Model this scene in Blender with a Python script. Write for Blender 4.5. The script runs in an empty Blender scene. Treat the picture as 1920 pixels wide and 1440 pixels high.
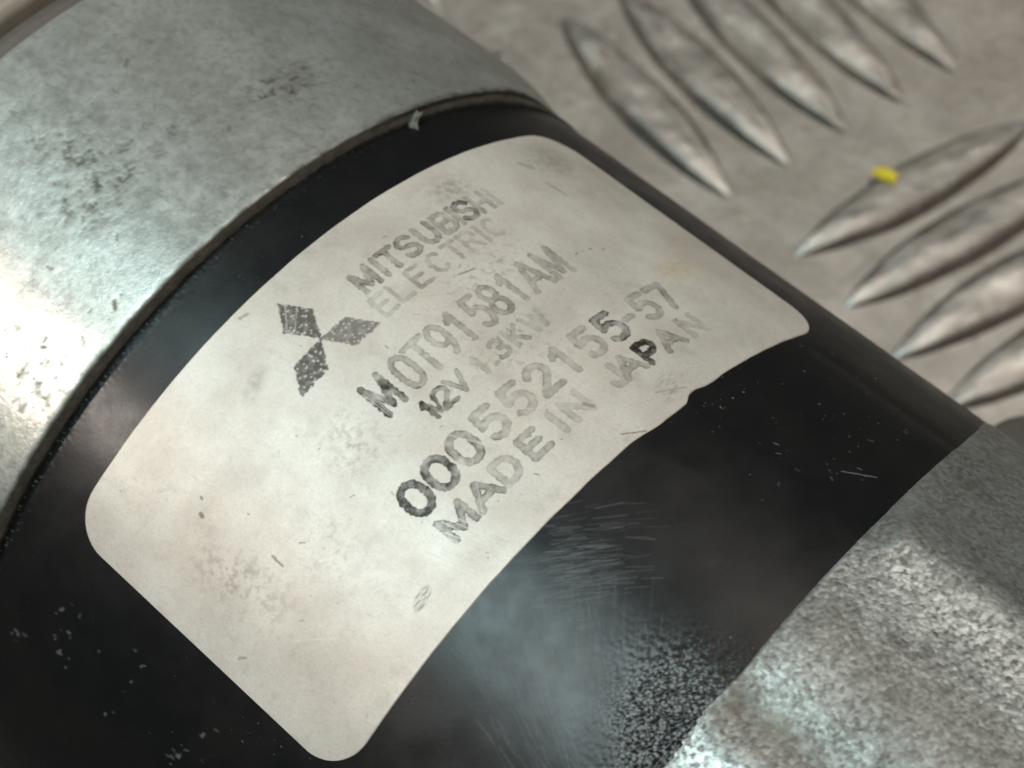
import bpy, bmesh, math, random
import numpy as np
from mathutils import Matrix, Vector

MM = 0.001
R0, R1, AXZ = 37.5, 38.82, 45.0          # yoke radius, end frame radius, axis height over the plate (mm)

# ---------------------------------------------------------------- camera, world, lamps
scn = bpy.context.scene
C = scn.collection
cam_d = bpy.data.cameras.new('camera'); cam = bpy.data.objects.new('camera', cam_d); C.objects.link(cam)
cam_pos = Vector((60.7806, -53.6038, 199.5399)) * MM
right, down, fwd = Vector((0.7199, 0.6937, -0.0202)), Vector((0.5692, -0.6069, -0.5547)), Vector((-0.3971, 0.3879, -0.8318))
rot = Matrix((right, -down, -fwd)).transposed()
cam.matrix_world = Matrix.Translation(cam_pos) @ rot.to_4x4()
cam_d.sensor_fit = 'HORIZONTAL'; cam_d.sensor_width = 36.0; cam_d.lens = 71.99
cam_d.clip_start = 0.005; cam_d.clip_end = 20.0
cam_d.dof.use_dof = True; cam_d.dof.focus_distance = 0.137; cam_d.dof.aperture_fstop = 52.0
scn.camera = cam

w = bpy.data.worlds.new('World'); scn.world = w; w.use_nodes = True
bg = w.node_tree.nodes['Background']
bg.inputs[0].default_value = (1.0, 0.93, 0.86, 1); bg.inputs[1].default_value = 0.06

def area(name, direction, dist, size, power, col, target=(0, 0, 0.08)):
    l = bpy.data.lights.new(name, 'AREA'); l.shape = 'DISK'; l.size = size; l.energy = power; l.color = col
    o = bpy.data.objects.new(name, l); C.objects.link(o)
    d = Vector(direction).normalized(); o.location = Vector(target) + d * dist
    o.rotation_euler = d.to_track_quat('Z', 'Y').to_euler()
    return o
area('window_light', (-0.27, -0.30, 0.93), 0.75, 0.33, 3.55, (0.74, 0.97, 1.0))
area('bench_lamp', (-0.56, -0.60, 0.585), 0.6, 0.055, 1.1, (1.0, 0.87, 0.78))
area('ceiling_lamp', (0.02, 0.38, 0.92), 1.4, 0.55, 5.2, (1.0, 0.90, 0.80))
area('side_lamp', (0.74, 0.30, 0.60), 0.9, 0.42, 1.5, (1.0, 0.86, 0.78))
scn.view_settings.view_transform = 'Standard'; scn.view_settings.look = 'None'
scn.view_settings.exposure = 0.0; scn.view_settings.gamma = 1.0

# ---------------------------------------------------------------- numpy noise
def _h(ix, iy, seed):
    n = (ix.astype(np.int64) * 374761393 + iy.astype(np.int64) * 668265263 + seed * 1442695041) & 0xffffffff
    n = ((n ^ (n >> 13)) * 1274126177) & 0xffffffff
    n = ((n ^ (n >> 16)) * 2246822519) & 0xffffffff
    return ((n ^ (n >> 15)) & 0xffffff) / float(0x1000000)
def perlin(x, y, seed=0):
    ix, iy = np.floor(x), np.floor(y); fx, fy = x - ix, y - iy
    u, v = fx * fx * fx * (fx * (fx * 6 - 15) + 10), fy * fy * fy * (fy * (fy * 6 - 15) + 10)
    def g(dx, dy):
        a = _h(ix + dx, iy + dy, seed) * 2 * np.pi
        return np.cos(a) * (fx - dx) + np.sin(a) * (fy - dy)
    a, b, c, d = g(0, 0), g(1, 0), g(0, 1), g(1, 1)
    return ((a + (b - a) * u) * (1 - v) + (c + (d - c) * u) * v) * 1.45
def fbm(x, y, oct=4, seed=0, gain=0.5):
    s, a, t = 0, 1.0, 0
    for k in range(oct):
        s = s + a * perlin(x * 2 ** k + 17.3 * k, y * 2 ** k - 9.1 * k, seed + k); t += a; a *= gain
    return s / t
def worley(x, y, seed=0):
    ix, iy = np.floor(x), np.floor(y); best = np.full(x.shape, 9.0); cid = np.zeros(x.shape); sec = np.full(x.shape, 9.0)
    for dx in (-1, 0, 1):
        for dy in (-1, 0, 1):
            jx, jy = ix + dx, iy + dy
            d = np.hypot(jx + _h(jx, jy, seed) - x, jy + _h(jx, jy, seed + 7) - y)
            m = d < best; sec = np.where(m, best, np.minimum(sec, d)); cid = np.where(m, _h(jx, jy, seed + 13), cid); best = np.where(m, d, best)
    return best, cid, sec
def sst(a, b, x):
    t = np.clip((x - a) / (b - a), 0, 1); return t * t * (3 - 2 * t)
def blob(x, y, cx, cy, rx, ry, ang=0.0):
    c, s = math.cos(math.radians(ang)), math.sin(math.radians(ang))
    dx, dy = x - cx, y - cy
    return np.exp(-(((dx * c + dy * s) / rx) ** 2 + ((-dx * s + dy * c) / ry) ** 2))

def strokes(s, t, segs):
    m = np.zeros(s.shape)
    for x0, y0, x1, y1, hw, k in segs:
        dx, dy = x1 - x0, y1 - y0
        u = np.clip(((s - x0) * dx + (t - y0) * dy) / (dx * dx + dy * dy + 1e-9), 0, 1)
        d = np.hypot(s - x0 - u * dx, t - y0 - u * dy)
        m = np.maximum(m, k * sst(hw * 1.6, hw * .4, d))
    return m

# ---------------------------------------------------------------- mesh helpers
def add(name, me, mat, parent=None):
    o = bpy.data.objects.new(name, me); C.objects.link(o)
    if mat: me.materials.append(mat)
    if parent: o.parent = parent
    return o
def grid(P, attrs=None, close_u=False, flip=False, smooth=True):
    """P: (nu, nv, 3) in mm -> mesh"""
    nu, nv = P.shape[:2]
    idx = np.arange(nu * nv).reshape(nu, nv)
    if close_u: idx = np.vstack([idx, idx[:1]])
    a, b, c, d = idx[:-1, :-1], idx[1:, :-1], idx[1:, 1:], idx[:-1, 1:]
    q = np.stack([a, b, c, d], -1).reshape(-1, 4)
    if flip: q = q[:, ::-1]
    me = bpy.data.meshes.new('m')
    me.vertices.add(nu * nv); me.vertices.foreach_set('co', (P.reshape(-1, 3) * MM).astype(np.float32).ravel())
    n = len(q)
    me.loops.add(n * 4); me.loops.foreach_set('vertex_index', q.astype(np.int32).ravel())
    me.polygons.add(n); me.polygons.foreach_set('loop_start', np.arange(0, n * 4, 4, dtype=np.int32))
    me.polygons.foreach_set('loop_total', np.full(n, 4, np.int32))
    me.update(calc_edges=True)
    me.polygons.foreach_set('use_smooth', np.full(n, smooth, bool))
    for k, v in (attrs or {}).items():
        at = me.attributes.new(k, 'FLOAT', 'POINT'); at.data.foreach_set('value', np.ascontiguousarray(v, np.float32).ravel())
    return me
def cylp(psi, t, r):
    """angle from the top (rad, + towards the camera side), axial t, radius -> xyz in mm"""
    return np.stack([t + 0 * r, -r * np.sin(psi), AXZ + r * np.cos(psi)], -1)
def ring_angles(lo, hi, step, coarse=40):
    """descending psi, fine between hi and lo degrees, coarse round the back; closed"""
    n = int((hi - lo) / step)
    fine = np.linspace(hi, lo, n)
    back = np.linspace(lo, hi - 360, coarse + 2)[1:-1]
    return np.radians(np.concatenate([fine, back]))

# ---------------------------------------------------------------- node helper
class NT:
    def __init__(s, name):
        s.m = bpy.data.materials.new(name); s.m.use_nodes = True; s.t = s.m.node_tree
        s.b = s.t.nodes['Principled BSDF']
        tc = s.t.nodes.new('ShaderNodeTexCoord'); mp = s.t.nodes.new('ShaderNodeVectorMath'); mp.operation = 'SCALE'
        mp.inputs['Scale'].default_value = 1000.0
        s.t.links.new(tc.outputs['Object'], mp.inputs[0]); s.co = mp.outputs[0]
    def put(s, sock, v):
        if isinstance(v, (int, float)): sock.default_value = v
        elif isinstance(v, tuple): sock.default_value = v if len(v) == 4 or sock.type == 'VECTOR' else v + (1,)
        else: s.t.links.new(v, sock)
    def stretch(s, v):
        n = s.t.nodes.new('ShaderNodeVectorMath'); n.operation = 'MULTIPLY'; s.t.links.new(s.co, n.inputs[0]); n.inputs[1].default_value = v
        return n.outputs[0]
    def noise(s, scale, detail=4, rough=.55, dist=0, co=None):
        n = s.t.nodes.new('ShaderNodeTexNoise'); s.t.links.new(co or s.co, n.inputs['Vector'])
        n.inputs['Scale'].default_value = scale; n.inputs['Detail'].default_value = detail; n.inputs['Roughness'].default_value = rough; n.inputs['Distortion'].default_value = dist
        return n.outputs['Fac']
    def voro(s, scale, feature='F1', out='Distance', co=None):
        n = s.t.nodes.new('ShaderNodeTexVoronoi'); n.feature = feature; s.t.links.new(co or s.co, n.inputs['Vector']); n.inputs['Scale'].default_value = scale
        return n.outputs[out]
    def ramp(s, v, a, b, lo=0., hi=1.):
        n = s.t.nodes.new('ShaderNodeMapRange'); n.interpolation_type = 'SMOOTHSTEP'; s.put(n.inputs['Value'], v)
        n.inputs['From Min'].default_value = a; n.inputs['From Max'].default_value = b; n.inputs['To Min'].default_value = lo; n.inputs['To Max'].default_value = hi
        return n.outputs['Result']
    def math(s, op, a, b=0.):
        n = s.t.nodes.new('ShaderNodeMath'); n.operation = op; s.put(n.inputs[0], a); s.put(n.inputs[1], b); return n.outputs[0]
    def mix(s, f, a, b):
        n = s.t.nodes.new('ShaderNodeMix'); n.data_type = 'RGBA'; n.clamp_factor = True
        s.put(n.inputs['Factor'], f); s.put(n.inputs['A'], a) if False else None
        s.put(n.inputs[6], a); s.put(n.inputs[7], b); return n.outputs[2]
    def attr(s, name):
        n = s.t.nodes.new('ShaderNodeAttribute'); n.attribute_name = name; return n.outputs['Fac']
    def bump(s, h, strength, dist_mm):
        n = s.t.nodes.new('ShaderNodeBump'); s.put(n.inputs['Height'], h); n.inputs['Strength'].default_value = strength; n.inputs['Distance'].default_value = dist_mm * MM
        s.t.links.new(n.outputs[0], s.b.inputs['Normal'])
    def set(s, **k):
        for a, v in k.items(): s.put(s.b.inputs[{'col': 'Base Color', 'rough': 'Roughness', 'metal': 'Metallic', 'spec': 'Specular IOR Level', 'aniso': 'Anisotropic'}[a]], v)
        return s.m

# black satin paint of the yoke
n = NT('black_paint')
dust_sheen = n.math('MULTIPLY', n.ramp(n.voro(1.1), .07, .02), n.ramp(n.noise(.12, 3), .52, .66))
dust_sheen = n.math('MAXIMUM', dust_sheen, n.math('MULTIPLY', n.ramp(n.noise(2.2, 3, .6), .68, .74), n.ramp(n.noise(.09, 2), .50, .62)))
dust_sheen = n.math('MAXIMUM', n.math('MULTIPLY', dust_sheen, .45), n.math('MULTIPLY', n.attr('scuff_sheen'), .8))
n.bump(n.noise(3.5, 4, .6), .07, .06)
blackm = n.set(col=n.mix(dust_sheen, n.mix(n.ramp(n.noise(.15, 3), .4, .7), (.0055, .0062, .0065), (.0085, .0085, .0078)), (.26, .275, .275)),
               rough=n.math('ADD', n.ramp(n.noise(.35, 4), .3, .7, .29, .38), n.math('MULTIPLY', dust_sheen, .35)), spec=.34)
# worn off white paint of the name label, printed ink, dirt marks and painted far-side shading
n = NT('label_print')
base = n.mix(n.ramp(n.noise(.22, 4), .35, .65), (.635, .565, .50), (.70, .65, .585))
base = n.mix(n.ramp(n.noise(5., 3, .6), .3, .75, 0, .30), base, (.44, .40, .345))
base = n.mix(n.attr('stain'), base, (.58, .47, .25))
base = n.mix(n.attr('grime_shade'), base, (.17, .15, .115))
base = n.mix(n.attr('ink'), base, (.030, .025, .018))
n.bump(n.noise(4.5, 4, .65), .25, .03)
labelm = n.set(col=base, rough=n.ramp(n.noise(.5, 4), .3, .7, .45, .50), spec=.38, metal=.22)
# dirty zinc plated end frame
n = NT('zinc_plate')
base = n.mix(n.ramp(n.noise(.18, 4), .35, .65), (.455, .468, .43), (.55, .565, .525))
base = n.mix(n.ramp(n.noise(1.7, 5, .65), .42, .72, 0, .6), base, (.31, .31, .275))
base = n.mix(n.attr('dirt_shade'), base, (.10, .095, .075))
n.bump(n.math('ADD', n.noise(2.6, 5, .65), n.math('MULTIPLY', n.attr('dirt_shade'), -.4)), .30, .06)
zincm = n.set(col=base, rough=n.math('ADD', n.ramp(n.noise(.8, 5), .3, .7, .27, .38), n.math('MULTIPLY', n.attr('dirt_shade'), .3)), metal=.62)
# grimy sealing edge
n = NT('sealant_edge')
sealm = n.set(col=n.mix(n.attr('dirt_shade'), n.mix(n.ramp(n.noise(.9, 5, .65), .35, .7), (.105, .107, .088), (.165, .165, .138)), (.018, .018, .015)), rough=.6)
n.bump(n.noise(2.5, 4), .4, .1)
# raw die casting
n = NT('cast_aluminium')
base = n.mix(n.attr('grain'), (.10, .094, .08), (.48, .50, .48))
base = n.mix(n.attr('dirt_shade'), base, (.13, .11, .085))
n.bump(n.noise(4.5, 5, .7), .35, .08)
castm = n.set(col=base, rough=n.ramp(n.attr('grain'), 0, 1, .55, .34), metal=.6)
# brown grey bracket
n = NT('bracket_iron')
brackm = n.set(col=n.mix(n.noise(.4, 4), (.10, .088, .075), (.17, .15, .13)), rough=.55, metal=.3)
n.bump(n.noise(1.2, 4), .3, .15)
n = NT('tan_casting')
tanm = n.set(col=n.mix(n.noise(.5, 4), (.22, .19, .155), (.32, .285, .235)), rough=.5, metal=.4)
# tread plate
n = NT('tread_aluminium')
base = n.mix(n.ramp(n.noise(.11, 5, .6), .35, .68), (.43, .395, .355), (.565, .53, .485))
base = n.mix(n.ramp(n.noise(.30, 5, .65), .56, .75, 0, .45), base, (.26, .225, .19))
base = n.mix(n.ramp(n.noise(1.3, 3, .6), .62, .78, 0, .4), base, (.24, .22, .20))
base = n.mix(n.attr('worn'), base, (.70, .68, .64))
base = n.mix(n.attr('dirt_shade'), base, (.13, .115, .095))
base = n.mix(n.ramp(n.noise(.55, 4, .6), .50, .68, 0, .40), base, (.40, .33, .29))
n.bump(n.noise(.7, 6, .7), .50, .30)
platem = n.set(col=base, rough=n.math('SUBTRACT', n.ramp(n.noise(.5, 4), .3, .7, .40, .55), n.math('MULTIPLY', n.attr('worn'), .10)), metal=.88)
n = NT('yellow_paint')
yellowm = n.set(col=n.mix(n.noise(2.), (.80, .58, .02), (.86, .68, .04)), rough=.5)

# ---------------------------------------------------------------- tread plate
ga, gb = np.array([.9763, -.2164]), np.array([.2164, .9763])     # the two directions of the pattern
nx, ny = 260, 260
X, Y = np.meshgrid(np.linspace(-330, 200, nx), np.linspace(-46, 420, ny), indexing='ij')  # near edge cut short out of view to darken the barrel's reflections
Z = .18 * fbm(X / 34, Y / 34, 3, 5)
plate = add('tread_plate', grid(np.stack([X, Y, Z], -1)), platem)
plate['kind'] = 'structure'
def bar_mesh(seed):
    nl, nw = 56, 34
    L, Wd = 38.0, 8.4
    u, v = np.meshgrid(np.linspace(-1, 1, nl), np.linspace(-1, 1, nw), indexing='ij')
    half = (Wd / 2) * np.maximum(1 - np.abs(u) ** 2.0, 0.0) ** .85 + .12
    k = np.sqrt(np.maximum(1 - np.abs(u) ** 3.0, 0))
    prof = sst(1.0, .62, np.abs(v)) * (.78 + .22 * (1 - v * v))
    h = 1.95 * k * prof * (1 + .22 * fbm(u * 2.2 + seed * 3, v * .8, 3, seed)) - .16
    x = u * L / 2; y = v * half + .25 * fbm(u * 1.5, v * 0 + seed, 2, seed + 3)
    worn = sst(.45, .05, np.abs(v + .25 * fbm(u * 3, v * 0, 2, seed + 5))) * np.clip(.45 + 1.3 * fbm(u * 4 + 9 * seed, v * 1.2, 3, seed + 8), 0, 1)
    flank_shade = .80 * sst(.42, .70, np.abs(v) + .22 * fbm(u * 3.0 + 5 * seed, v * 1.5, 3, seed + 11)) * sst(1.02, .93, np.abs(v)) * sst(1.0, .93, np.abs(u))  # dark reflections on the bar flanks, painted into the colour
    return grid(np.stack([x, y, h], -1), {'worn': worn, 'dirt_shade': flank_shade})
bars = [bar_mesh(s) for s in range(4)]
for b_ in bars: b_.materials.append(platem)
P_ = 48.6; rnd = random.Random(4)
for i in range(-2, 3):
    for j in range(-1, 3):
        ca, cb = -68.5 + P_ * i, 88.0 + P_ * j
        for k in range(5):
            off = (k - 2) * 9.15
            if (i + j) % 2 == 0: a, b, ang = ca, cb - .9 + off, 0
            else: a, b, ang = ca + off, cb + .6, 90
            px, py = ga * a + gb * b
            if abs(py) < 44 or not (-190 < px < 90 and py < 190): continue
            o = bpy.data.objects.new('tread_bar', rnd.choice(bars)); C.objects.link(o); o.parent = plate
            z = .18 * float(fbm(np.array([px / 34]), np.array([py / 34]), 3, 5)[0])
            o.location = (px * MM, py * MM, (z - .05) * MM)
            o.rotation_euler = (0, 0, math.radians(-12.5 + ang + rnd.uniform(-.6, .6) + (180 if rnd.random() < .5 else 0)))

# yellow flake lying on the plate
bm = bmesh.new()
rn = random.Random(11); pts = []
for k in range(14):
    a = 2 * math.pi * k / 14; r = 1 + rn.uniform(-.38, .30)
    pts.append((1.9 * r * math.cos(a), 1.05 * r * math.sin(a)))
lo = [bm.verts.new((x * MM, y * MM, 0)) for x, y in pts]; hi = [bm.verts.new((x * .85 * MM, y * .85 * MM, (.45 + rn.uniform(-.12, .12)) * MM)) for x, y in pts]
ct = bm.verts.new((0, 0, .62 * MM))
for k in range(14):
    k2 = (k + 1) % 14
    bm.faces.new((lo[k], lo[k2], hi[k2], hi[k])); bm.faces.new((hi[k], hi[k2], ct))
bm.faces.new(lo[::-1])
me = bpy.data.meshes.new('flake'); bm.to_mesh(me); bm.free()
fl = add('paint_flake', me, yellowm); fl.location = (-21.5 * MM, 92.6 * MM, 1.75 * MM); fl.rotation_euler = (.05, -.25, math.radians(-8))
fl['label'] = 'small yellow flake of paint lying on the metal tread plate'; fl['category'] = 'paint flake'

# ---------------------------------------------------------------- starter motor
motor = bpy.data.objects.new('starter_motor', None); C.objects.link(motor); motor.empty_display_size = .02
motor['label'] = 'worn starter motor with black painted barrel and off white name label lying on tread plate'
motor['category'] = 'starter motor'

def cast_edge(psi):
    e = 28.6 + np.interp(np.degrees(psi)[::-1], [-66, -52.7, -45, -37.7, -28, -17.5, -12, -6, 1, 5.5, 7.2, 9.9, 12.7, 15.6, 18.5, 40],
                         [-3.0, -2.2, -1.15, -.45, .15, .74, .95, 1.17, 1.42, 1.62, 1.70, 1.58, 1.42, 1.65, 1.90, 2.1])[::-1]
    return e + .05 * fbm(-psi * R0 / 1.1, psi * 0, 3, 81)
# black yoke
psi = np.radians(np.concatenate([np.arange(72, 62, -.4), np.arange(62, 36, -.2), np.arange(36, -38, -.14), np.arange(-38, -66, -.4), np.linspace(-66, -288, 42)[:-1]]))
t = np.concatenate([np.linspace(-19.2, 13.9, 170), np.linspace(14.0, 31.2, 190)])
PS, T = np.meshgrid(psi, t, indexing='ij'); S = -PS * R0; D = np.degrees(PS)
lump = blob(D, T, 14.5, 28.5, 5.5, 3.6) + .6 * blob(D, T, 19, 29.5, 4, 2.0)
w1, _, _ = worley(S / .42, T / .42, 3)
rr = R0 + .05 * fbm(S / 9, T / 9, 3, 21) + np.clip(lump, 0, 1) * .17 * np.clip(1 - w1 * 1.1, 0, 1)
rr = rr - .045 * np.exp(-((D + 35.3 + .03 * (T - 20)) / 1.3) ** 2) * sst(14, 16, T)
rr = rr - .9 * sst(.35, .7, T - cast_edge(psi)[:, None])
# brushed scuffs, chipped paint, dust and a painted window sheen
rn = random.Random(21); segs = []
for k in range(760):
    if k < 470: cx, cy, a0, l = rn.gauss(-12.2, 2.8), rn.gauss(23.0, 2.6), math.atan2(.81, -.59) + rn.gauss(0, .10), rn.uniform(.8, 3.2)
    else: cx, cy, a0, l = rn.gauss(-6.2, 2.4), rn.gauss(17.6, 1.7), math.atan2(.67, .75) + rn.gauss(0, .08), rn.uniform(.5, 2.2)
    if k < 470: a0 += (cx + 11.5) * .05
    segs.append((cx - l / 2 * math.cos(a0), cy - l / 2 * math.sin(a0), cx + l / 2 * math.cos(a0), cy + l / 2 * math.sin(a0), rn.uniform(.035, .08), rn.uniform(.02, .13)))
sub = (psi < math.radians(36)) & (psi > math.radians(-8)); scuff_sheen = np.zeros(S.shape)
acc = np.zeros(S[sub].shape)
for g in range(6): acc = acc + strokes(S[sub], T[sub], segs[g::6])
scuff_sheen[sub] = np.clip(acc, 0, .75)
scuff_sheen += .26 * blob(D, T, 17.5, 22, 7.5, 5.0) * np.clip(.6 + fbm(S / 1.5, T / 1.5, 3, 35), 0, 1)  # pale haze painted where the window reflects in the barrel
w1, wi, _ = worley(S / .25 + .4 * fbm(S / .4, T / .4, 2, 8), T / .25, 3)
scuff_sheen += np.clip(lump * 1.5, 0, 1) ** 1.5 * sst(.50, .25, w1) * (wi > .50) * (.45 + .9 * wi)
dots = []
for cx, cy, n_, sp in ((-34.0, -10.2, 16, 1.1), (-35.0, 2.0, 12, .8), (-37.4, -14.8, 6, .5), (-33, -4, 8, 4), (-36, 6, 8, 3), (9, 22, 9, 3), (13, 25, 12, 2.5), (20, 24, 10, 3)):
    for k in range(n_):
        x, y, a = rn.gauss(cx, sp), rn.gauss(cy, sp * .7), rn.uniform(0, 3.1); l = rn.choice([.02, .05, .3]); big = 1.0 if cx < 0 else .5
        dots.append((x, y, x + l * math.cos(a), y + l * math.sin(a), rn.uniform(.05, .12) * big, rn.uniform(.12, .5)))
dots.append((12.3, 25.2, 13.9, 27.0, .05, .5))
scuff_sheen = np.maximum(scuff_sheen, strokes(S, T, dots))
crust = sst(-17.6, -18.9, T) * np.clip(.35 + .02 * D, .25, 1.2)
scuff_sheen = np.maximum(scuff_sheen, .55 * sst(.30, .45, fbm(S / .30, T / .30, 3, 37)) * crust)
rr = rr + .05 * crust * fbm(S / .35, T / .35, 3, 39)
yoke = add('motor_barrel', grid(cylp(PS, T, rr), {'scuff_sheen': np.clip(scuff_sheen, 0, 1)}, close_u=True), blackm, motor)

# zinc end frame with a rounded front edge that steps down to the barrel
psi = ring_angles(-66, 72, .26); t = np.concatenate([np.linspace(-44.5, -19.7, 150), np.array([-19.35, -19.22, -19.14, -19.09, -19.07])])
rp = np.concatenate([np.full(150, R1), np.array([R1, R1 - .02, R1 - .06, R1 - .12, R1 - .2])])
rp[:4] = R1 - np.array([.7, .35, .12, .02])
PS, T = np.meshgrid(psi, t, indexing='ij'); S = -PS * R1; D = np.degrees(PS)
def cl_(x): return np.clip(x, 0, 1)
clus = (blob(D, T, -14, -26.5, 7, 2.2) * 1.1 + .5 * blob(D, T, -1, -28.4, 6, 3) + .8 * blob(D, T, 11, -30, 8, 5) + .5 * blob(D, T, 2, -21, 7, 2.2)
        + .55 * blob(D, T, 31, -22, 7, 4) + .35 * blob(D, T, 9, -37, 8, 4) + .25 * blob(D, T, -5, -36, 8, 5))
f1 = fbm(S / 1.1, T / 1.1, 5, 41, .62); f2 = fbm(S / 5, T / 5, 3, 47)
dirt_shade = sst(.34, -.10, .42 - clus * .36 - f1 * .75 - f2 * .25) * 1.05 * np.clip(.25 + clus, 0, 1) * np.clip(.8 + 1.2 * fbm(S / .35, T / .35, 3, 49), 0, 1)
dirt_shade = np.maximum(dirt_shade, .70 * sst(.30, .46, fbm(S / .42, T / .42, 3, 51)) * np.clip(.15 + 1.1 * clus + .5 * f2, 0, 1))
dirt_shade = np.maximum(dirt_shade, .62 * blob(D, T, -14, -26.5, 5.5, 1.7) * (.7 + .8 * fbm(S / .8, T / .8, 3, 53)))
dirt_shade = np.maximum(dirt_shade, .34 * blob(D, T, -14, -27, 9, 4) * cl_(.6 + f2 + .8 * f1))
dirt_shade = np.maximum(dirt_shade, .30 * blob(D, T, 4, -29, 9, 3.2) * cl_(.5 + 1.5 * f1 + f2))
dirt_shade = np.maximum(dirt_shade, .38 * sst(-8, -34, D) * cl_(.7 + f2))  # far side darkened: fall-off of light painted into the colour
dirt_shade = np.maximum(dirt_shade, .35 * cl_(f2 * 1.5 - .2) * cl_(.4 + 1.6 * f1))
segs = []
rn = random.Random(5)
for k in range(46):
    s0, t0 = rn.uniform(-26, 20), rn.uniform(-43, -20); a = rn.uniform(0, 3.1); l = rn.uniform(.15, .6)
    segs.append((s0, t0, s0 + l * math.cos(a), t0 + l * math.sin(a), rn.uniform(.07, .14), rn.uniform(.4, .85)))
segs += [(1.75, -36.6, 1.2, -36.2, .2, .8), (-13.2, -21.2, -13.6, -20.7, .16, .9)]
dirt_shade = np.maximum(dirt_shade, strokes(S, T, segs))
dirt_shade = np.maximum(dirt_shade, .9 * sst(-19.6, -19.2, T) * np.clip(.75 + .9 * fbm(S / 1.5, T, 3, 57), 0, 1))
ln = []
for k in range(70):
    s0, t0, l = rn.uniform(-30, 26), rn.uniform(-43, -20), rn.uniform(2, 11); ln.append((s0, t0, s0 + l, t0 + rn.uniform(-.9, .9), rn.uniform(.05, .10), rn.uniform(.06, .22)))
dirt_shade = np.maximum(dirt_shade, strokes(S + .2 * f1, T + .25 * f2, ln))
rr = np.broadcast_to(rp, PS.shape) - 1.15 * sst(-40, -57, D) * sst(-27, -19.5, T) + .05 * fbm(S / 8, T / 8, 3, 61) - .03 * dirt_shade
frame = add('end_frame', grid(cylp(PS, T, rr), {'dirt_shade': np.clip(dirt_shade, 0, 1)}, close_u=True), zincm, motor)

# sealing edge between end frame and barrel: the dull step the camera sees
psi = ring_angles(-66, 72, .35); q = np.linspace(0, 1, 12)
PS, Q = np.meshgrid(psi, q, indexing='ij'); S = -PS * R0
wv = .12 * fbm(S / 6, Q * 0, 2, 71) + .03 * fbm(S / .9, Q * 0, 2, 73)
r_ = R1 - .16 - Q * 1.10; t_ = -19.08 + .10 * np.sin(Q * 2.2) + (wv + .10) * Q ** 2 + .02 * fbm(S / .7, Q * 2, 2, 75)
r_ = np.where(Q < .95, R0 + .1 + (r_ - R0 - .1) * (1 - .92 * sst(-40, -57, np.degrees(PS))), r_); r_[:, -1] = R0 - .3; t_[:, -1] = t_[:, -2] + .12
dq = np.clip(sst(.72, .95, Q + .12 * fbm(S / .8, Q * 2, 3, 77)) + .9 * sst(-12, -24, np.degrees(PS)) * sst(.42, .25, Q + .1 * fbm(S / 1.5, Q, 2, 78)) + .35 * np.clip(fbm(S / 1.2, Q * 2, 3, 79), 0, 1), 0, 1)  # grime, plus painted shade on the far outer edge
seal = add('seal_edge', grid(cylp(PS, t_, r_), {'dirt_shade': dq}, close_u=True), sealm, motor)
# torn tab of sealant hanging from the edge
bm = bmesh.new(); bmesh.ops.create_icosphere(bm, subdivisions=3, radius=1.0)
for v in bm.verts:
    c = v.co.copy(); nz = .25 * math.sin(5 * c.x + 1) * math.cos(4 * c.y)
    v.co = Vector((c.x * (.45 + nz) + .25 * c.y * c.y, c.y * (.85 + nz), c.z * .22)) * MM
me = bpy.data.meshes.new('tab'); bm.to_mesh(me); bm.free()
for p in me.polygons: p.use_smooth = True
tab = add('seal_tab', me, sealm, motor)
pt = cylp(np.radians(-22.6), np.array(-18.75), np.array(R0 + .35)); tab.location = Vector(pt.tolist()) * MM; tab.rotation_euler = (math.radians(-(-22.6)), 0, .5)
# dark grime groove on the barrel beside the seal is dirt on the paint
# behind the end frame: recessed band and tan bracket
def turned(name, prof, mat, n=160, hi=None):
    ps = np.linspace(0, -2 * np.pi, n, endpoint=False); tt = np.array([p[0] for p in prof]); rr = np.array([p[1] for p in prof])
    A, B = np.meshgrid(ps, tt, indexing='ij')
    o = add(name, grid(cylp(A, B, np.broadcast_to(rr, A.shape)), close_u=True), mat, motor)
    o.data.shade_smooth() if False else None
    return o
turned('recessed_band', [(-47.4, 37.4), (-47.0, 37.4), (-46, 37.5), (-45, 37.5), (-44.3, 37.6)], brackm)
turned('front_bracket', [(-47.0, 30), (-47.0, 38.2), (-47.3, 38.9), (-48, 39.2), (-50, 39.3), (-62, 40), (-63, 44), (-63.3, 44.6), (-75, 44.6), (-76, 44), (-76.2, 42), (-76.2, .3)], tanm)
# ---------------------------------------------------------------- cast housing
psi = ring_angles(-66, 34, .165); edge0 = cast_edge(psi); t = np.concatenate([np.linspace(0, .9, 10), np.linspace(1.0, 22, 190), np.linspace(23, 34, 12), [34.2, 34.3]])
PS, T = np.meshgrid(psi, t, indexing='ij'); S = -PS * R0; D = np.degrees(PS)
TT = T + edge0[:, None]
prof = .85 * np.exp(-((D + 16.5) / 4.2) ** 2) - .42 * np.exp(-((D - 9.5) / 2.8) ** 2) + .22 * np.exp(-((D - 15.0) / 3.0) ** 2) + .22 * np.exp(-((D + .5) / 5) ** 2) - .10 * np.exp(-((D + 28) / 5) ** 2)
g1, id1, g2 = worley(S / .30 + .45 * fbm(S / .5, TT / .5, 2, 3), TT / .30 + .45 * fbm(S / .5, TT / .5, 2, 6), 83); gg, id2, _ = worley(S / .22, TT / .22, 87)
rough_h = .042 * (.6 - g1) + .022 * (.5 - gg) + .03 * fbm(S / 1.3, TT / 1.3, 3, 89) + .06 * fbm(S / 6, TT / 6, 2, 91)
lead = np.minimum(T / .9, 1.0)
rr = R0 + .10 + prof * sst(0, 2.5, T) + rough_h * (.3 + .7 * lead) - .16 * (1 - np.minimum(T / .35, 1)) ** 2
rr[:, 0] = R0 - 1.0; rr[:, -2] = 34.0; rr[:, -1] = .3
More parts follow.
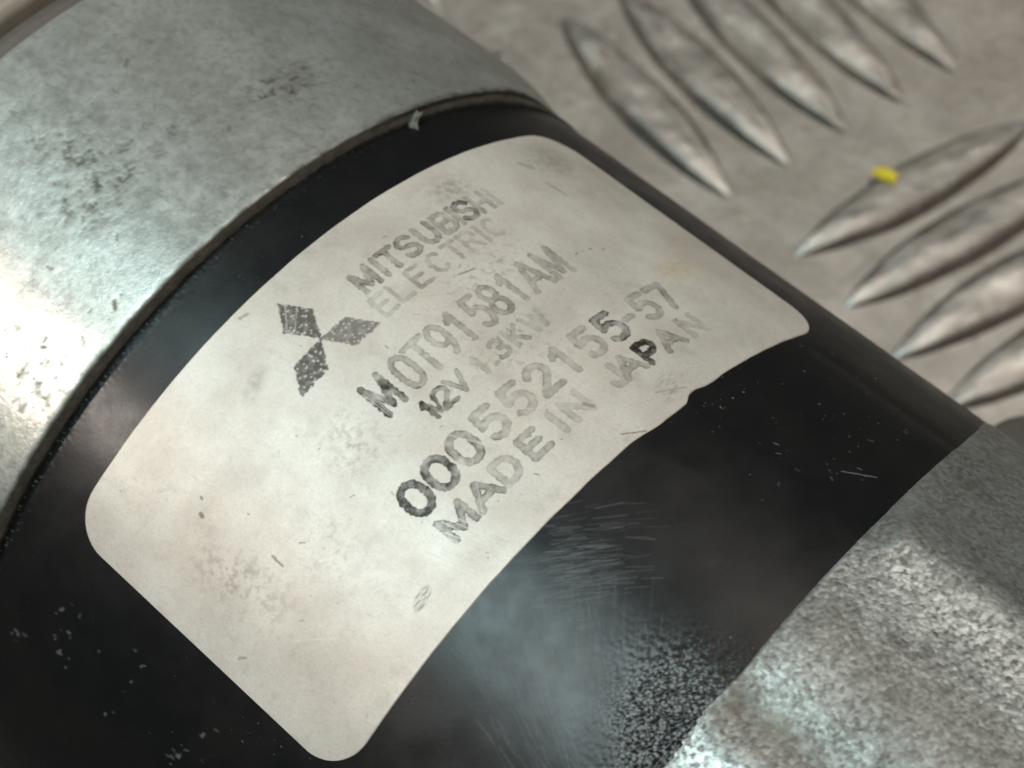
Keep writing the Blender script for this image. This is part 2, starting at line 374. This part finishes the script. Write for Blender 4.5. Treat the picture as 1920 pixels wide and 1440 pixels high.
rm = blob(D, TT, -10, 36, 4.5, 99) + .8 * blob(D, TT, 15.5, 33, 3.0, 99) + .40 * blob(D, TT, 3.5, 32, 4.0, 6)
rm = np.clip(rm * (1 + .7 * fbm(S / 1.6, TT / 2.4, 3, 99)), 0, 1.1)
grain = np.clip(.36 + .30 * rm + (.34 + .50 * rm) * ((id1 - .5) + .6 * (id2 - .5)) + .16 * fbm(S / 1.6, TT / 1.6, 4, 93) + 2.2 * rough_h, 0, 1)
cd = np.clip(.75 * blob(D, TT, 9.5, 34, 2.6, 6) + .14 * sst(-17, -30, D) * (.6 + fbm(S / 4, TT / 4, 3, 95)) + .35 * blob(D, TT, 0, 38, 4, 9) + .35 * np.clip(fbm(S / 2.2, TT / 2.2, 4, 97), 0, 1), 0, 1) * .8  # dirt, plus shade painted along the groove
cast = add('cast_housing', grid(cylp(PS, TT, rr), {'grain': grain, 'dirt_shade': cd}, close_u=True), castm, motor)
# mounting ear of the housing, seen past its far side; it stands on the plate
def prism(name, outline, x0, x1, mat, bev=1.2):
    bm = bmesh.new()
    a = [bm.verts.new((x0 * MM, y * MM, z * MM)) for y, z in outline]
    f = bm.faces.new(a); r = bmesh.ops.extrude_face_region(bm, geom=[f])
    for v in r['geom']:
        if isinstance(v, bmesh.types.BMVert): v.co.x = x1 * MM
    bmesh.ops.recalc_face_normals(bm, faces=bm.faces[:])
    eds = [e for e in bm.edges if len(e.link_faces) == 2 and e.calc_face_angle(0) > .8]
    bmesh.ops.bevel(bm, geom=eds, offset=bev * MM, segments=4, affect='EDGES', profile=.5)
    me = bpy.data.meshes.new(name); bm.to_mesh(me); bm.free()
    for p in me.polygons: p.use_smooth = True
    o = add(name, me, mat, motor)
    return o
foot = prism('mounting_foot', [(-20, .5), (20, .5), (17, 8), (16, 24), (-16, 24), (-17, 8)], 50, 58, brackm)
# solenoid lying behind the barrel; only the shoulder of it shows past the casting
ps = np.linspace(0, 2 * np.pi, 120, endpoint=False)
prof_ = [(18.4, 2), (18.1, 14.2), (18.3, 15.2), (18.9, 15.8), (19.8, 16.0), (58, 16.0), (59, 15), (59, 2)]
A, B = np.meshgrid(ps, np.array([p[0] for p in prof_]), indexing='ij'); RR = np.broadcast_to(np.array([p[1] for p in prof_]), A.shape)
add('solenoid', grid(np.stack([B, 45.4 + RR * np.cos(A), 19.3 + RR * np.sin(A)], -1), close_u=True, flip=True), brackm, motor)

# ---------------------------------------------------------------- name label
NU, NV = 840, 480
HS, HT, CR = 27.35, 14.07, 3.4
k = np.linspace(0, 1, NU); ends = .045
su_ = np.interp(k, [0, ends, 1 - ends, 1], [-HS, -HS + CR, HS - CR, HS])
kk = np.clip(k / ends, 0, 1); su_ = np.where(k < ends, -HS + CR * (1 - np.cos(kk * np.pi / 2)), su_)
kk = np.clip((1 - k) / ends, 0, 1); su_ = np.where(k > 1 - ends, HS - CR * (1 - np.cos(kk * np.pi / 2)), su_)
dx = np.maximum(np.abs(su_) - (HS - CR), 0); ins = CR - np.sqrt(np.maximum(CR * CR - dx * dx, 0))
tlo = -HT + ins + .04 * fbm(su_ / 2.5, su_ * 0, 3, 101)
thi = HT - ins + .05 * fbm(su_ / 2.0, su_ * 0, 3, 103) + .30 * sst(3, 6, su_) * sst(9.4, 8.4, su_) - .22 * np.exp(-((su_ - 9.9) / .8) ** 2) + .06 * np.exp(-((su_ - 11.9) / .9) ** 2)
v = np.linspace(0, 1, NV)
S = np.repeat(su_[:, None], NV, 1); T = tlo[:, None] + (thi - tlo)[:, None] * v[None]
U = -T                                       # upright text coordinate
grime_shade = np.zeros(S.shape); ink = np.zeros(S.shape); stain = np.zeros(S.shape)
nf = fbm(S / .55, U / .55, 4, 111, .6); nm = fbm(S / 2.4, U / 2.4, 4, 113); nl = fbm(S / 9, U / 9, 3, 115)
jx = .085 * perlin(S / .30, U / .30, 121) + .035 * perlin(S / .13, U / .13, 123); jy = .085 * perlin(S / .30, U / .30, 125)

def arc(cx, cy, rx, ry, a0, a1, n=12):
    return [(cx + rx * math.cos(math.radians(a)), cy + ry * math.sin(math.radians(a))) for a in np.linspace(a0, a1, n)]
def oval():
    return [arc(.5, .62, .5, .38, 0, 180, 12) + arc(.5, .38, .5, .38, 180, 360, 12) + [(1, .62)]]
GL = {
 'M': [[(0, 0), (0, 1), (.5, .12), (1, 1), (1, 0)]], 'I': [[(.5, 0), (.5, 1)]], 'T': [[(0, 1), (1, 1)], [(.5, 1), (.5, 0)]],
 'S': [arc(.5, .75, .48, .25, 20, 270, 12) + arc(.5, .25, .5, .25, 90, -160, 12)],
 'U': [[(0, 1), (0, .35)] + arc(.5, .35, .5, .35, 180, 360, 12) + [(1, 1)]],
 'B': [[(0, 0), (0, 1), (.55, 1)] + arc(.55, .76, .4, .24, 90, -90, 8) + [(0, .52), (.6, .52)] + arc(.6, .26, .42, .26, 90, -90, 8) + [(0, 0)]],
 'H': [[(0, 0), (0, 1)], [(1, 0), (1, 1)], [(0, .5), (1, .5)]], 'E': [[(1, 0), (0, 0), (0, 1), (.95, 1)], [(0, .52), (.8, .52)]],
 'L': [[(0, 1), (0, 0), (.95, 0)]], 'C': [arc(.52, .5, .52, .5, 48, 312, 20)],
 'R': [[(0, 0), (0, 1), (.55, 1)] + arc(.55, .75, .42, .25, 90, -90, 8) + [(0, .5)], [(.5, .5), (1, 0)]],
 '0': oval(), 'O': oval(),
 '9': [arc(.5, .68, .46, .32, -15, 345, 18), arc(.35, .62, .63, .62, 8, -75, 8)],
 '1': [[(.15, .78), (.55, 1), (.55, 0)]],
 '5': [[(.92, 1), (.14, 1), (.06, .55)] + arc(.48, .32, .5, .32, 128, -140, 14)],
 '8': [arc(.5, .75, .42, .25, 90, 450, 16), arc(.5, .26, .5, .26, 90, 450, 16)],
 'A': [[(0, 0), (.5, 1), (1, 0)], [(.2, .33), (.8, .33)]],
 '2': [arc(.5, .7, .46, .30, 165, -30, 12) + [(.02, 0), (1, 0)]],
 'V': [[(0, 1), (.5, 0), (1, 1)]], '.': [[(.4, .02), (.6, .02)]], '-': [[(.1, .45), (.9, .45)]],
 '3': [arc(.45, .75, .42, .25, 150, -90, 12) + arc(.47, .26, .47, .27, 90, -150, 12)],
 'K': [[(0, 0), (0, 1)], [(.95, 1), (0, .38)], [(.28, .55), (1, 0)]], 'W': [[(0, 1), (.25, 0), (.5, .9), (.75, 0), (1, 1)]],
 '7': [[(0, 1), (1, 1), (.42, 0)]], 'D': [[(0, 0), (0, 1), (.45, 1)] + arc(.45, .5, .52, .5, 90, -90, 14) + [(0, 0)]],
 'N': [[(0, 0), (0, 1), (1, 0), (1, 1)]], 'J': [[(.8, 1), (.8, .3)] + arc(.42, .3, .38, .3, 0, -170, 8)],
 'P': [[(0, 0), (0, 1), (.6, 1)] + arc(.6, .72, .38, .28, 90, -90, 8) + [(0, .44)]],
}
def glyph(ch, cx, wid, y0, y1, hw, k, seed=0):
    global ink
    box = (np.abs(S[:, 0] - cx) < wid / 2 + 1.0)
    i0, i1 = np.where(box)[0][[0, -1]]
    s, u = S[i0:i1 + 1] + jx[i0:i1 + 1], U[i0:i1 + 1] + jy[i0:i1 + 1]
    jb = (U[NU // 2] < y1 + .8) & (U[NU // 2] > y0 - .8); j0, j1 = np.where(jb)[0][[0, -1]]
    s, u = s[:, j0:j1 + 1], u[:, j0:j1 + 1]
    d = np.full(s.shape, 9.0)
    for pl in GL[ch]:
        pp = [(cx - wid / 2 + p[0] * wid, y0 + p[1] * (y1 - y0)) for p in pl]
        for (xa, ya), (xb, yb) in zip(pp[:-1], pp[1:]):
            ddx, ddy = xb - xa, yb - ya
            q = np.clip(((s - xa) * ddx + (u - ya) * ddy) / (ddx * ddx + ddy * ddy + 1e-9), 0, 1)
            d = np.minimum(d, np.hypot(s - xa - q * ddx, u - ya - q * ddy))
    m = sst(hw + .05, hw - .05, d)
    rim = (.92 if k > .75 else .74) + (.15 if k > .75 else .40) * sst(hw * .35, hw * .95, d)              # worn print: the outline holds the ink longest
    sl = (slice(i0, i1 + 1), slice(j0, j1 + 1))
    wear = np.clip(.95 + .75 * nm[sl] + .55 * nf[sl], .15, 1.25)
    wear = np.clip(wear, .80, 1.2) if k > .85 else wear * np.clip(1.0 + .9 * fbm(s / 1.0, u / 1.0, 2, 140 + seed), .25, 1.2)
    ink[sl] = np.maximum(ink[sl], m * np.clip(k * rim * wear, 0, 1))
def row(chars, y0, y1, wid, hw):
    for i_, (ch, cx, k_, *r) in enumerate(chars):
        wd = r[0] if r else wid
        glyph(ch, cx, wd, y0, y1, hw, k_, i_ + int(abs(y0) * 10))
row([('M', .25, .58, 1.35), ('I', 1.72, .5), ('T', 2.85, .62), ('S', 4.55, .72), ('U', 6.45, .62), ('B', 8.25, .45), ('I', 9.4, .5), ('S', 10.45, .75), ('H', 12.1, .45), ('I', 13.35, .32)], 8.0, 9.9, 1.2, .23)
row([('E', -.35, .30), ('L', 1.3, .30), ('E', 3.1, .42), ('C', 5.0, .42), ('T', 6.75, .46), ('R', 8.35, .30), ('I', 9.55, .36), ('C', 10.75, .30)], 5.5, 7.3, 1.15, .17)
row([('M', -5.6, .80, 1.55), ('0', -3.2, .52, 1.25), ('T', -1.45, .52, 1.6), ('9', .25, .40), ('1', 1.95, .52), ('5', 3.85, .44), ('8', 5.45, .50), ('1', 7.2, .42), ('A', 9.3, .46, 1.85), ('M', 11.5, .42, 1.5)], -.35, 2.6, 1.2, .245)
row([('1', -4.35, .97, .7), ('2', -3.0, .82, 1.2), ('V', -1.5, .42, 1.2), ('1', .55, .36, .7), ('.', 1.5, .28, .6), ('3', 2.55, .48), ('K', 4.2, .40), ('W', 6.15, .28, 1.6)], -3.0, -1.4, 1.05, .20)
glyph('V', -3.85, .8, -2.9, -1.7, .15, .85, 3)
row([('0', -9.6, .97), ('0', -7.25, .80), ('0', -4.85, .64), ('5', -2.25, .48), ('5', .3, .40), ('2', 2.7, .42), ('1', 5.05, .40), ('5', 7.5, .36), ('5', 9.9, .74), ('-', 11.7, .34, .9), ('5', 13.75, .42), ('7', 15.9, .46)], -7.3, -4.85, 1.62, .30)
row([('M', -9.0, .68, 2.0), ('A', -6.4, .56, 2.0), ('D', -4.1, .46), ('E', -1.5, .50), ('I', .8, .28), ('N', 2.65, .30), ('J', 6.6, .30, 1.2), ('A', 8.05, .50, 1.9), ('P', 10.25, .97, 1.35), ('A', 12.45, .50, 1.9), ('N', 15.2, .30, 1.5)], -10.25, -8.45, 1.5, .275)
# three diamond emblem, printed through a coarse screen
w1, wid_, w2 = worley(S / .34, U / .34, 131)
scr = np.clip(.95 - .62 * sst(.38, .15, w1) * (wid_ > .35) + .55 * nf, .15, 1)
for q4, kk in (([(-5.36, 12.0), (-4.1, 9.85), (-5.27, 7.72), (-6.65, 10.05)], .86), ([(-5.28, 7.62), (-3.0, 7.55), (-1.7, 5.42), (-4.05, 5.40)], .70), ([(-5.36, 7.62), (-6.72, 5.55), (-9.3, 5.5), (-8.05, 7.5)], .90)):
    m = np.ones(S.shape)
    for (xa, ya), (xb, yb) in zip(q4, q4[1:] + q4[:1]):
        nx_, ny_ = (yb - ya), -(xb - xa); ln = math.hypot(nx_, ny_)
        cx_, cy_ = sum(p[0] for p in q4) / 4, sum(p[1] for p in q4) / 4
        sg = 1 if ((cx_ - xa) * nx_ + (cy_ - ya) * ny_) > 0 else -1
        dd = sg * ((S + 1.2 * jx - xa) * nx_ + (U + 1.2 * jy - ya) * ny_) / ln
        m = np.minimum(m, sst(-.13, .0, dd))
    ink = np.maximum(ink, m * kk * scr)
# smudges, scuffs and scratches where they are, plus painted far-side shading
def cl(x): return np.clip(x, 0, 1)
grime_shade = np.maximum(grime_shade, .50 * blob(S, U, -10.7, 8.9, 1.6, .75, 20) * cl(.8 + nf))
grime_shade = np.maximum(grime_shade, .62 * blob(S, U, -21.8, .2, 2.6, 5.0, 5) * cl(.45 + 1.4 * nf + .8 * nm))
grime_shade = np.maximum(grime_shade, .42 * blob(S, U, -16.5, -3.5, 4, 3.0, 0) * cl(.2 + 1.6 * nf))
grime_shade = np.maximum(grime_shade, .52 * blob(S, U, -9.6, .2, 2.3, 3.2, 0) * cl(.3 + 1.8 * nf))
grime_shade = np.maximum(grime_shade, .62 * blob(S, U, 8.6, -12.6, 1.7, 1.1, 30) * cl(.5 + 1.6 * perlin(S / .9, U / .22, 151)))
grime_shade = np.maximum(grime_shade, .34 * blob(S, U, 25.5, 6, 5.5, 9, 0) * cl(.65 + .8 * nm))  # shading of the far side painted in with the grime
grime_shade = np.maximum(grime_shade, .24 * blob(S, U, -20, 2, 7, 8, 0) * cl(.5 + 1.2 * nm))
grime_shade = np.maximum(grime_shade, .58 * blob(S, U, 22.5, 10.6, 3.6, 3.0, 0) * cl(.75 + .7 * nf))
grime_shade = np.maximum(grime_shade, .55 * blob(S, U, 11.3, 11.3, 2.4, 1.5, 0) * cl(.6 + 1.5 * nf))
grime_shade = np.maximum(grime_shade, .22 * blob(S, U, 19.5, -.5, 5, 2.6, 15) * cl(.4 + 1.6 * nm))
grime_shade = np.maximum(grime_shade, .62 * blob(S, U, 3.4, -2.2, 4.2, 3.0, 0) * cl(-.02 + 2.3 * nf))
grime_shade = np.maximum(grime_shade, .52 * blob(S, U, 6.8, 3.6, 5.5, 2.6, 0) * cl(.0 + 2.2 * nf))
lf = blob(S, U, -14.4, -11.1, 1.15, .55, 10); grime_shade = np.maximum(grime_shade, .75 * sst(.28, .6, lf) * cl(.15 + 1.6 * np.abs(perlin(S / .9, U / .12, 153))))
grime_shade = np.maximum(grime_shade, .22 * cl(nl * 1.4 + .15) + .26 * cl(nm * 1.6 - .30) + .10 * cl(nf * 1.8) + .04)
grime_shade = np.maximum(grime_shade, .55 * sst(.42, .52, fbm(S / .42, U / .42, 3, 155)) * cl(.25 + 1.3 * nl))
sg = [(3.1, -13.1, 4.5, -14.1, .07, .8), (5.3, 4.5, 6.5, 4.2, .08, .75), (19.0, 8.2, 19.3, 6.4, .12, .55), (19.0, 11.0, 19.6, 10.2, .25, .5), (-18.85, -.6, -18.9, -1.7, .09, .8), (-20.06, 5.5, -20.0, 5.75, .16, .95), (-19.13, 6.35, -19.1, 6.5, .11, .9),
      (-25.8, -2.9, -25.4, -3.3, .10, .6), (-16.95, -1.6, -16.7, -1.95, .06, .7), (-20.9, -5.1, -20.7, -5.3, .09, .5), (-7.9, 13.4, -7.3, 13.2, .12, .6), (15.3, .65, 15.35, .6, .11, .9), (16.2, .1, 16.25, .05, .09, .8), (7.6, -12.3, 9.6, -13.3, .10, .5), (3.2, -9.6, 3.5, -10.2, .16, .6)]
rn = random.Random(8)
for k_ in range(70):
    x0, y0, a, l = rn.uniform(-26, 26), rn.uniform(-13.5, 13.5), rn.uniform(0, 3.14), rn.choice([.03, .05, .08, .3])
    sg.append((x0, y0, x0 + l * math.cos(a), y0 + l * math.sin(a), rn.uniform(.035, .07), rn.uniform(.35, .8)))
grime_shade = np.maximum(grime_shade, strokes(S + .6 * jx, U + .6 * jy, sg))
clean = np.zeros(S.shape)                     # bright scratches that cut through print and dirt
for k_ in range(9):
    x0 = -12.2 + k_ * .42; clean = np.maximum(clean, strokes(S, U, [(x0, -8.6 - .35 * (k_ % 3), x0 + 1.0 + .2 * rn.random(), -13.6 + rn.random(), .05, .7)]))
for k_ in range(5):
    clean = np.maximum(clean, strokes(S, U, [(-6.4 + .16 * k_, 3.0, -6.42 + .16 * k_, -.3, .028, .55)]))
for k_ in range(34):
    x0, y0, a, l = rn.uniform(-24, 22), rn.uniform(-12, 12), rn.choice([.9, 2.2, 2.0, 1.1]) + rn.gauss(0, .25), rn.uniform(1.0, 5.5)
    clean = np.maximum(clean, strokes(S + .5 * jx, U + .5 * jy, [(x0, y0, x0 + l * math.cos(a), y0 + l * math.sin(a), rn.uniform(.03, .06), rn.uniform(.25, .7))]))
hl = []
for k_ in range(110):
    x0, y0, a, l = rn.gauss(-18.5, 3.5), rn.gauss(-1.5, 4.0), 2.1 + rn.gauss(0, .5), rn.uniform(.3, 1.5)
    hl.append((x0, y0, x0 + l * math.cos(a), y0 + l * math.sin(a), rn.uniform(.03, .055), rn.uniform(.06, .24)))
for k_ in range(70):
    x0, y0, a, l = rn.gauss(4.5, 4.0), rn.gauss(-2.5, 3.0), rn.uniform(0, 3.1), rn.uniform(.2, .7)
    hl.append((x0, y0, x0 + l * math.cos(a), y0 + l * math.sin(a), rn.uniform(.035, .07), rn.uniform(.08, .28)))
for k_ in range(26):
    x0, y0, a, l = rn.gauss(18.0, 2.6), rn.gauss(.2, .9), 2.0 + rn.gauss(0, .5), rn.uniform(.4, 1.4)
    hl.append((x0, y0, x0 + l * math.cos(a), y0 + l * math.sin(a), rn.uniform(.08, .16), rn.uniform(.06, .18)))
grime_shade = np.maximum(grime_shade, strokes(S + jx, U + jy, hl))
ink *= 1 - .75 * clean; grime_shade *= 1 - .8 * clean
stain = .62 * blob(S, U, 19.9, -4.2, 2.0, 1.1, 0) * cl(.8 + nf) + .16 * cl(nl + .2) * sst(10, 26, S)
ps = -S / R0
thick = np.full(S.shape, .09); h_ = R0 + thick + .02 * fbm(S / 7, U / 7, 3, 161) - .025 * cl(ink) * 0
# tuck the rim down onto the paint
for e in (0, -1): h_[e, :] = R0 - .05; h_[:, e] = R0 - .05
label = add('name_label', grid(cylp(ps, T, h_), {'ink': cl(ink), 'grime_shade': cl(grime_shade), 'stain': cl(stain)}), labelm, motor)
label['label'] = 'off white label with worn dark print and three diamond emblem'
